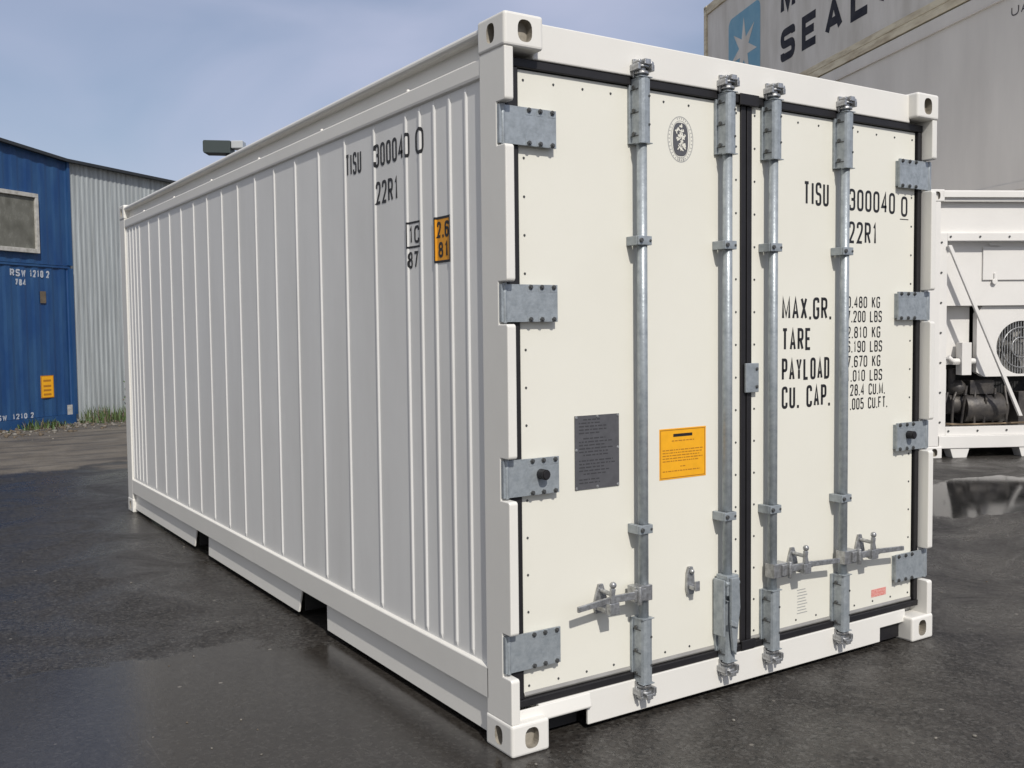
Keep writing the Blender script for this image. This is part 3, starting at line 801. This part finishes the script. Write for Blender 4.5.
m = MB(); m.path([(.28, .16, .32), (.45, .15, .312), (.8, .15, .315), (1.1, .16, .32)], .010); m.build('floor_pipe', M['copper'], rf)
# fan shroud: plate with round opening, grille bars
m = MB(); cx, cz, rr = 1.09, 1.065, .265; n_ = 40
o_ = []; i_ = []
hw, hh0, hh1 = .47, .58, .412
for k in range(n_):
    a = 2 * math.pi * k / n_; c, s_ = math.cos(a), math.sin(a)
    i_.append((cx + rr * c, cz + rr * s_))
    tt = min(hw / abs(c) if abs(c) > 1e-6 else 9, (hh1 if s_ > 0 else .285) / abs(s_) if abs(s_) > 1e-6 else 9)
    tt = max(tt, rr + .002)
    o_.append((cx + tt * c, cz + tt * s_))
vs = [(x, .20, z) for x, z in i_] + [(x, .20, z) for x, z in o_] + [(x, .27, z) for x, z in i_] + [(x, .27, z) for x, z in o_]
fs = []
for k in range(n_):
    q = (k + 1) % n_
    fs += [(k, q, n_ + q, n_ + k), (k, 2 * n_ + k, 2 * n_ + q, q), (n_ + k, n_ + q, 3 * n_ + q, 3 * n_ + k), (2 * n_ + k, 3 * n_ + k, 3 * n_ + q, 2 * n_ + q)]
m.add(vs, fs)
fan = m.build('fan_shroud', U, rf)
m = MB()
for k in range(-9, 10):
    x = cx + k * .028; dz = math.sqrt(max(rr * rr - (k * .028) ** 2, 0)); m.tube((x, .215, cz - dz), (x, .215, cz + dz), .0055, n=6)
for q in (.1, .2): 
    prev = None
    for k in range(25):
        a = 2 * math.pi * k / 24; p = (cx + q * math.cos(a), .207, cz + q * math.sin(a))
        if prev: m.tube(prev, p, .006, n=6)
        prev = p
m.build('fan_grille', M['galvl'], fan)
m = MB(); m.tube((cx, .26, cz), (cx, .40, cz), .07, n=16)
for k in range(5):
    a = 2 * math.pi * k / 5; c, s_ = math.cos(a), math.sin(a); c2, s2 = math.cos(a + .7), math.sin(a + .7)
    m.add([(cx + .06 * c, .30, cz + .06 * s_), (cx + .24 * c, .30, cz + .24 * s_), (cx + .24 * c2, .36, cz + .24 * s2), (cx + .06 * c2, .36, cz + .06 * s2)] + [(cx + .06 * c, .306, cz + .06 * s_), (cx + .24 * c, .306, cz + .24 * s_), (cx + .24 * c2, .366, cz + .24 * s2), (cx + .06 * c2, .366, cz + .06 * s2)], [(0, 1, 2, 3), (7, 6, 5, 4), (0, 4, 5, 1), (1, 5, 6, 2), (2, 6, 7, 3), (3, 7, 4, 0)])
m.box(cx - .36, cx + .36, .42, .45, cz - .26, cz + .41)
m.build('fan_blades', M['alu'], fan)
m = MB()
vs = []
for (x, z) in ((.225, 2.06), (.975, .40)):
    for dx, y in ((-.017, .012), (.020, .012), (.020, .042), (-.017, .042)): vs.append((x + dx, y, z))
m.add(vs, [(0, 1, 2, 3), (7, 6, 5, 4), (0, 4, 5, 1), (1, 5, 6, 2), (2, 6, 7, 3), (3, 7, 4, 0)])
m.build('diagonal_brace', M['oldrail'] if False else U, rf, bevel=.003)

# ------------------------------------------------------------------ stack of three long containers
sa = math.atan2(-.9273, -.3745)
def long_container(z0, h, label, pm, railm, marks):
    root = empty('shipping_container', (14.79, 14.344, z0), sa)
    tag(root, label, 'container', 'containers stacked behind the machinery container')
    LL, WW = 12.192, 2.438
    MB().box(.16, LL - .16, .035, WW - .035, .20, h - .08).build('body', pm, root)
    for x in (.0, LL - .15):
        for y in (.004, WW - .14): MB().box(x + .004, x + .146, y, y + .136, .118, h - .118).build('corner_post', railm, root, bevel=.006)
    for y0, y1 in ((.004, .10), (WW - .10, WW - .004)):
        MB().box(.178, LL - .178, y0, y1, h - .19, h - .012).box(.178, LL - .178, y0 - .003 if y0 < 1 else y0, y1, h - .215, h - .191).build('top_rail', railm, root, bevel=.004)
        MB().box(.178, LL - .178, y0 + .006, y1, .012, .14).box(.178, LL - .178, y0, y1, .141, .245).build('bottom_rail', railm, root, bevel=.004)
    c0 = make_casting(railm); c0.parent = root
    for sx in (0, 1):
        for sy in (0, 1):
            for sz in (0, 1):
                if sx or sy or sz: dup(c0, root, (LL * sx, WW * sy, h * sz), (1 - 2 * sx, 1 - 2 * sy, 1 - 2 * sz))
    marks(root)
    return root
def no_marks(root): pass
def mid_marks(root):
    m = MB()
    # number high on the wall near the near end
    text(m, 'UA1', 10.47, 10.95, 5.56 - 3.145, 5.68 - 3.145, .030, .014)
    m.build('lettering', M['navy'], root)
def top_marks(root):
    y = .0325
    # row of bold letters, two lines
    zz = 6.06
    for s_, z0 in (('MAERSK', 7.60), ('SEALAND', 6.70)):
        x = 3.86; m = MB()
        for c in s_:
            ww = .60
            text(m, c, x, x + ww, z0 - zz, z0 + .62 - zz, y, .15); x += .865
        m.build('lettering', M['navy'], root)
    m = MB(); x0, x1, z0, z1 = 1.36, 2.95, 6.62 - zz, 8.27 - zz
    pts = []
    for (cx_, cz_, a0) in ((x1 - .18, z1 - .18, 0), (x0 + .18, z1 - .18, 90), (x0 + .18, z0 + .18, 180), (x1 - .18, z0 + .18, 270)):
        for k in range(5): a = R(a0 + k * 22.5); pts.append((cx_ + .18 * math.cos(a), y, cz_ + .18 * math.sin(a)))
    m.add(pts, [list(range(len(pts)))], 0)
    cx_, cz_ = (x0 + x1) / 2, (z0 + z1) / 2 + .02; sp_ = []
    for k in range(14):
        a = R(90 + k * 360 / 14); q = .66 if k % 2 == 0 else .24; sp_.append((cx_ + q * math.cos(a), y - .003, cz_ + q * math.sin(a)))
    m.add(sp_ + [(cx_, y - .003, cz_)], [(k, (k + 1) % 14, 14) for k in range(14)], 1)
    m.build('star_emblem', [M['starblue'], M['oldpaint']], root)
long_container(.22, 2.896, 'grey container at the bottom of the stack of three', M['greycont'], M['greycont'], no_marks)
long_container(3.122, 2.896, 'smooth grey container in the middle of the stack, under the lettered one', M['greycont'], M['greycont'], mid_marks)
long_container(6.024, 2.93, 'dirty white container on top of the stack with blue star and large letters', M['oldpaint'], M['oldrail'], top_marks)

# ------------------------------------------------------------------ building on the left: blue container wall and grey sheet wall
ba = math.atan2(.5814, .8132)
bd = empty('yard_building', (1.113, 15.496, 0), ba)
tag(bd, 'low building with blue container wall, framed window and grey corrugated sheet wall', 'building')
def corrugated(m, x0, x1, z0, z1, y, pitch, depth, mi=0, thick=.0, ztop=None):
    x = x0; pts = []
    while x < x1 - 1e-6:
        for fx, fy in ((0, 0), (.32, 0), (.5, 1), (.82, 1)):
            xx = x + fx * pitch
            if xx < x1: pts.append((xx, y + fy * depth))
        x += pitch
    pts.append((x1, y))
    vs = []
    for px, py in pts:
        zt = ztop(px) if ztop else z1
        vs += [(px, py, z0), (px, py, zt)]
    m.add(vs, [(2 * i, 2 * i + 2, 2 * i + 3, 2 * i + 1) for i in range(len(pts) - 1)], mi)
rooft = lambda x: 4.50 + max(0, -x) * .088 - max(0, x - 0) * .004
m = MB(); corrugated(m, -6.02, .02, .16, 2.649, .045, .28, .012)
m.box(-6.1, .06, .030, .12, 2.650, 2.685); m.box(-6.1, .06, .0, .12, .0, .155); m.box(.021, .10, .0, .12, .156, 2.649); m.box(-6.1, -6.021, .0, .12, .156, 2.649)
wl = m.build('lower_blue_wall', M['blue'], bd)
m = MB(); corrugated(m, -6.1, .045, 2.705, 4.4, .040, .28, .010, ztop=lambda x: rooft(x) - .03); m.box(.0455, .10, .005, .12, 2.70, 4.47); m.box(-6.1, .0, .030, .12, 2.692, 2.7045)
m.build('upper_blue_wall', M['blue'], bd)
m = MB(); corrugated(m, .101, 9.0, .02, 4.46, .060, .11, .009, ztop=lambda x: rooft(x) - .04)
m.build('grey_sheet_wall', M['sheet'], bd)
m = MB()
m.add([(-6.3, -.06, rooft(-6.3)), (.0, -.06, rooft(0)), (9.1, -.06, rooft(9.1)), (9.1, 6, rooft(9.1) + .5), (0, 6, rooft(0) + .5), (-6.3, 6, rooft(-6.3) + .5)] + [(-6.3, -.06, rooft(-6.3) - .05), (.0, -.06, rooft(0) - .05), (9.1, -.06, rooft(9.1) - .05), (9.1, 6, rooft(9.1) + .45), (0, 6, rooft(0) + .45), (-6.3, 6, rooft(-6.3) + .45)],
      [(0, 1, 4, 5), (1, 2, 3, 4), (6, 11, 10, 7), (7, 10, 9, 8), (0, 6, 7, 1), (1, 7, 8, 2), (2, 8, 9, 3), (3, 9, 10, 4), (4, 10, 11, 5), (5, 11, 6, 0)])
m.build('roof', M['trim'], bd)
MB().box(-6.1, 9, 5.9, 5.95, 0, 4.6).box(8.95, 9.0, .1, 5.89, 0, 4.4).box(-6.15, -6.105, .1, 5.89, 0, 4.6).build('back_wall', M['sheet'], bd)
# window
wf = MB(); x0, x1, z0, z1 = -1.95, -.615, 2.86, 3.83
wf.box(x0, x1, -.030, .07, z0, z0 + .07); wf.box(x0, x1, -.030, .07, z1 - .065, z1); wf.box(x0, x0 + .06, -.030, .07, z0 + .0705, z1 - .0655); wf.box(x1 - .06, x1, -.030, .07, z0 + .0705, z1 - .0655)
wo = wf.build('window', M['winframe'], bd, bevel=.004)
MB().box(x0 + .0605, x1 - .0605, .010, .030, z0 + .071, z1 - .066).build('pane', M['glass'], wo)
# painted numbers and labels on the corrugated blue wall (stand on its outer ridges)
y = .0445
for s_, x0, x1, z0, z1 in (('RSW', -1.165, -.86, 2.470, 2.588), ('1210', -.78, -.50, 2.470, 2.588), ('2', -.44, -.375, 2.470, 2.588), ('784', -1.075, -.86, 2.325, 2.430), ('RSW', -1.62, -1.33, .165, .255), ('1210', -1.22, -.93, .165, .255), ('2', -.86, -.80, .165, .255)):
    m = MB(); text(m, s_, x0, x1, z0, z1, y, .026 if z0 > 1 else .021); m.build('lettering', M['wtext'], wl, fix=False)
m = MB().box(-.635, -.375, .034, .0425, .475, .845)
frame_rect(m, -.63, -.38, .48, .84, .0334, .014, 1)
for z in (.53, .60, .67, .76): stroke(m, [(-.59, z), (-.43, z)], False, .034, .0334, 1)
m.build('warning_label', [M['yellow'], M['olabel']], wl)
m = MB().box(-.585, -.47, .034, .0425, 2.05, 2.245); m.build('small_label', M['dry'], wl)
m = MB().box(-.09, .015, .034, .0425, .15, .32); m.build('small_label', M['winframe'], wl)

# ------------------------------------------------------------------ lamp on a pole behind the container
lp = empty('street_lamp', (5.93, 21.9, gz(5.93, 22)), math.atan2(-.546, .838))
tag(lp, 'dark box-shaped floodlight on a pole rising behind the white container', 'street lamp')
MB().tube((0, 0, 0), (0, 0, 5.742), .10, .07, n=16).box(-.2, .2, -.2, .2, 0, .02).build('pole', M['pole'], lp)
m = MB(); m.prism([(-.56, 5.77), (.10, 5.75), (.10, 6.06), (-.56, 6.08)], 1, -.22, .22); m.box(-.58, -.5605, -.20, .20, 5.80, 6.06)
m.build('lamp_head', M['lampdark'], lp, bevel=.02)
m = MB(); m.box(.105, .40, -.16, .16, 5.88, 6.07); m.build('ballast_box', M['lampglass'], lp, bevel=.02)

# ------------------------------------------------------------------ weeds, litter and stones along the foot of the building
bx_, by_ = Vector((.8132, .5814)), Vector((-.5814, .8132))
def bw(t_, o_): p = Vector((1.113, 15.496)) + bx_ * t_ + by_ * o_; return p
random.seed(21)
m = MB()
def blade(m, x, y, z, h, a, lean, wd, mi):
    dx, dy = math.cos(a), math.sin(a)
    px, py = -dy * wd, dx * wd
    p1 = (x + dx * lean * .4, y + dy * lean * .4, z + h * .6); p2 = (x + dx * lean, y + dy * lean, z + h)
    m.add([(x - px, y - py, z), (x + px, y + py, z), (p1[0] + px * .8, p1[1] + py * .8, p1[2]), (p1[0] - px * .8, p1[1] - py * .8, p1[2]), p2], [(0, 1, 2, 3), (3, 2, 4)], mi)
for i in range(5200):
    t_ = random.uniform(-5.5, 8); o_ = -abs(random.gauss(0, .22 if t_ < .1 else .38)) - .02
    dens = noise.noise(Vector((t_ * 1.7, 3.1, 0)))
    if t_ < .1 and dens < -.1: continue
    if t_ < .1 and random.random() < .35: continue
    p = bw(t_, o_); blade(m, p.x, p.y, 0, random.uniform(.03, .16) * (1.9 if t_ > .1 else .8) * (1 + dens), random.uniform(0, 6.3), random.uniform(.02, .12), random.uniform(.004, .012), 0 if random.random() < .75 else 1)
tag(m.build('weeds', [M['leaf'], M['dry']], fix=False), 'strip of low green weeds and dry grass along the foot of the building', 'weeds', kind='stuff')
m = MB()
for i in range(1100):
    t_ = random.uniform(-5.5, 8); o_ = -abs(random.gauss(.25, .5)) - .02; p = bw(t_, o_); q = random.uniform(.008, .035)
    m.ball((p.x, p.y, q * .3), q, mi=0 if random.random() < .5 else 1, n=6, m=4, sc=(random.uniform(.7, 1.5), random.uniform(.7, 1.5), random.uniform(.4, .8)))
tag(m.build('rubble', [M['stone'], M['dry']], fix=False), 'scattered gravel and litter below the blue and grey walls', 'gravel', kind='stuff')
m = MB(); random.seed(77)
for i in range(420):
    x = random.uniform(-5, 8.5); y = random.uniform(-2.6, 10); q = random.uniform(.002, .0065)
    if 0 < x < 2.44 and 0 < y < 6.06: continue
    m.ball((x, y, gz(x, y) + q * .3), q, mi=0 if random.random() < .7 else 1, n=6, m=4, sc=(random.uniform(.7, 1.6), random.uniform(.7, 1.6), .6))
tag(m.build('grit', [M['stone'], M['dry']], fix=False), 'fine loose grit scattered over the wet asphalt yard', 'grit', kind='stuff')
# leafy bush at the grey wall
bp_ = bw(1.28, -.30)
bu = empty('bush', (bp_.x, bp_.y, 0)); tag(bu, 'small leafy green bush against the grey sheet wall', 'bush')
m = MB(); f_ = MB()
for i in range(16):
    a = random.uniform(0, 6.28); q = random.uniform(.05, .35); h = random.uniform(.3, .85)
    top = (q * math.cos(a), q * math.sin(a) * .6, h); m.tube((0.03 * math.cos(a), .03 * math.sin(a), 0), top, .007, .003, n=5)
    for k in range(46):
        s_ = random.uniform(.25, 1.08); c = Vector((top[0] * s_, top[1] * s_, top[2] * s_)) + Vector((random.gauss(0, .06), random.gauss(0, .06), random.gauss(0, .05)))
        d1 = Vector((random.gauss(0, 1), random.gauss(0, 1), random.gauss(0, .6))).normalized() * random.uniform(.015, .035); d2 = d1.orthogonal().normalized() * d1.length * .6
        f_.add([c - d1, c - d2, c + d1, c + d2], [(0, 1, 2, 3)], 0 if random.random() < .75 else 1)
m.build('stems', M['dry'], bu); f_.build('foliage', [M['leaf'], M['dry']], bu, fix=False)
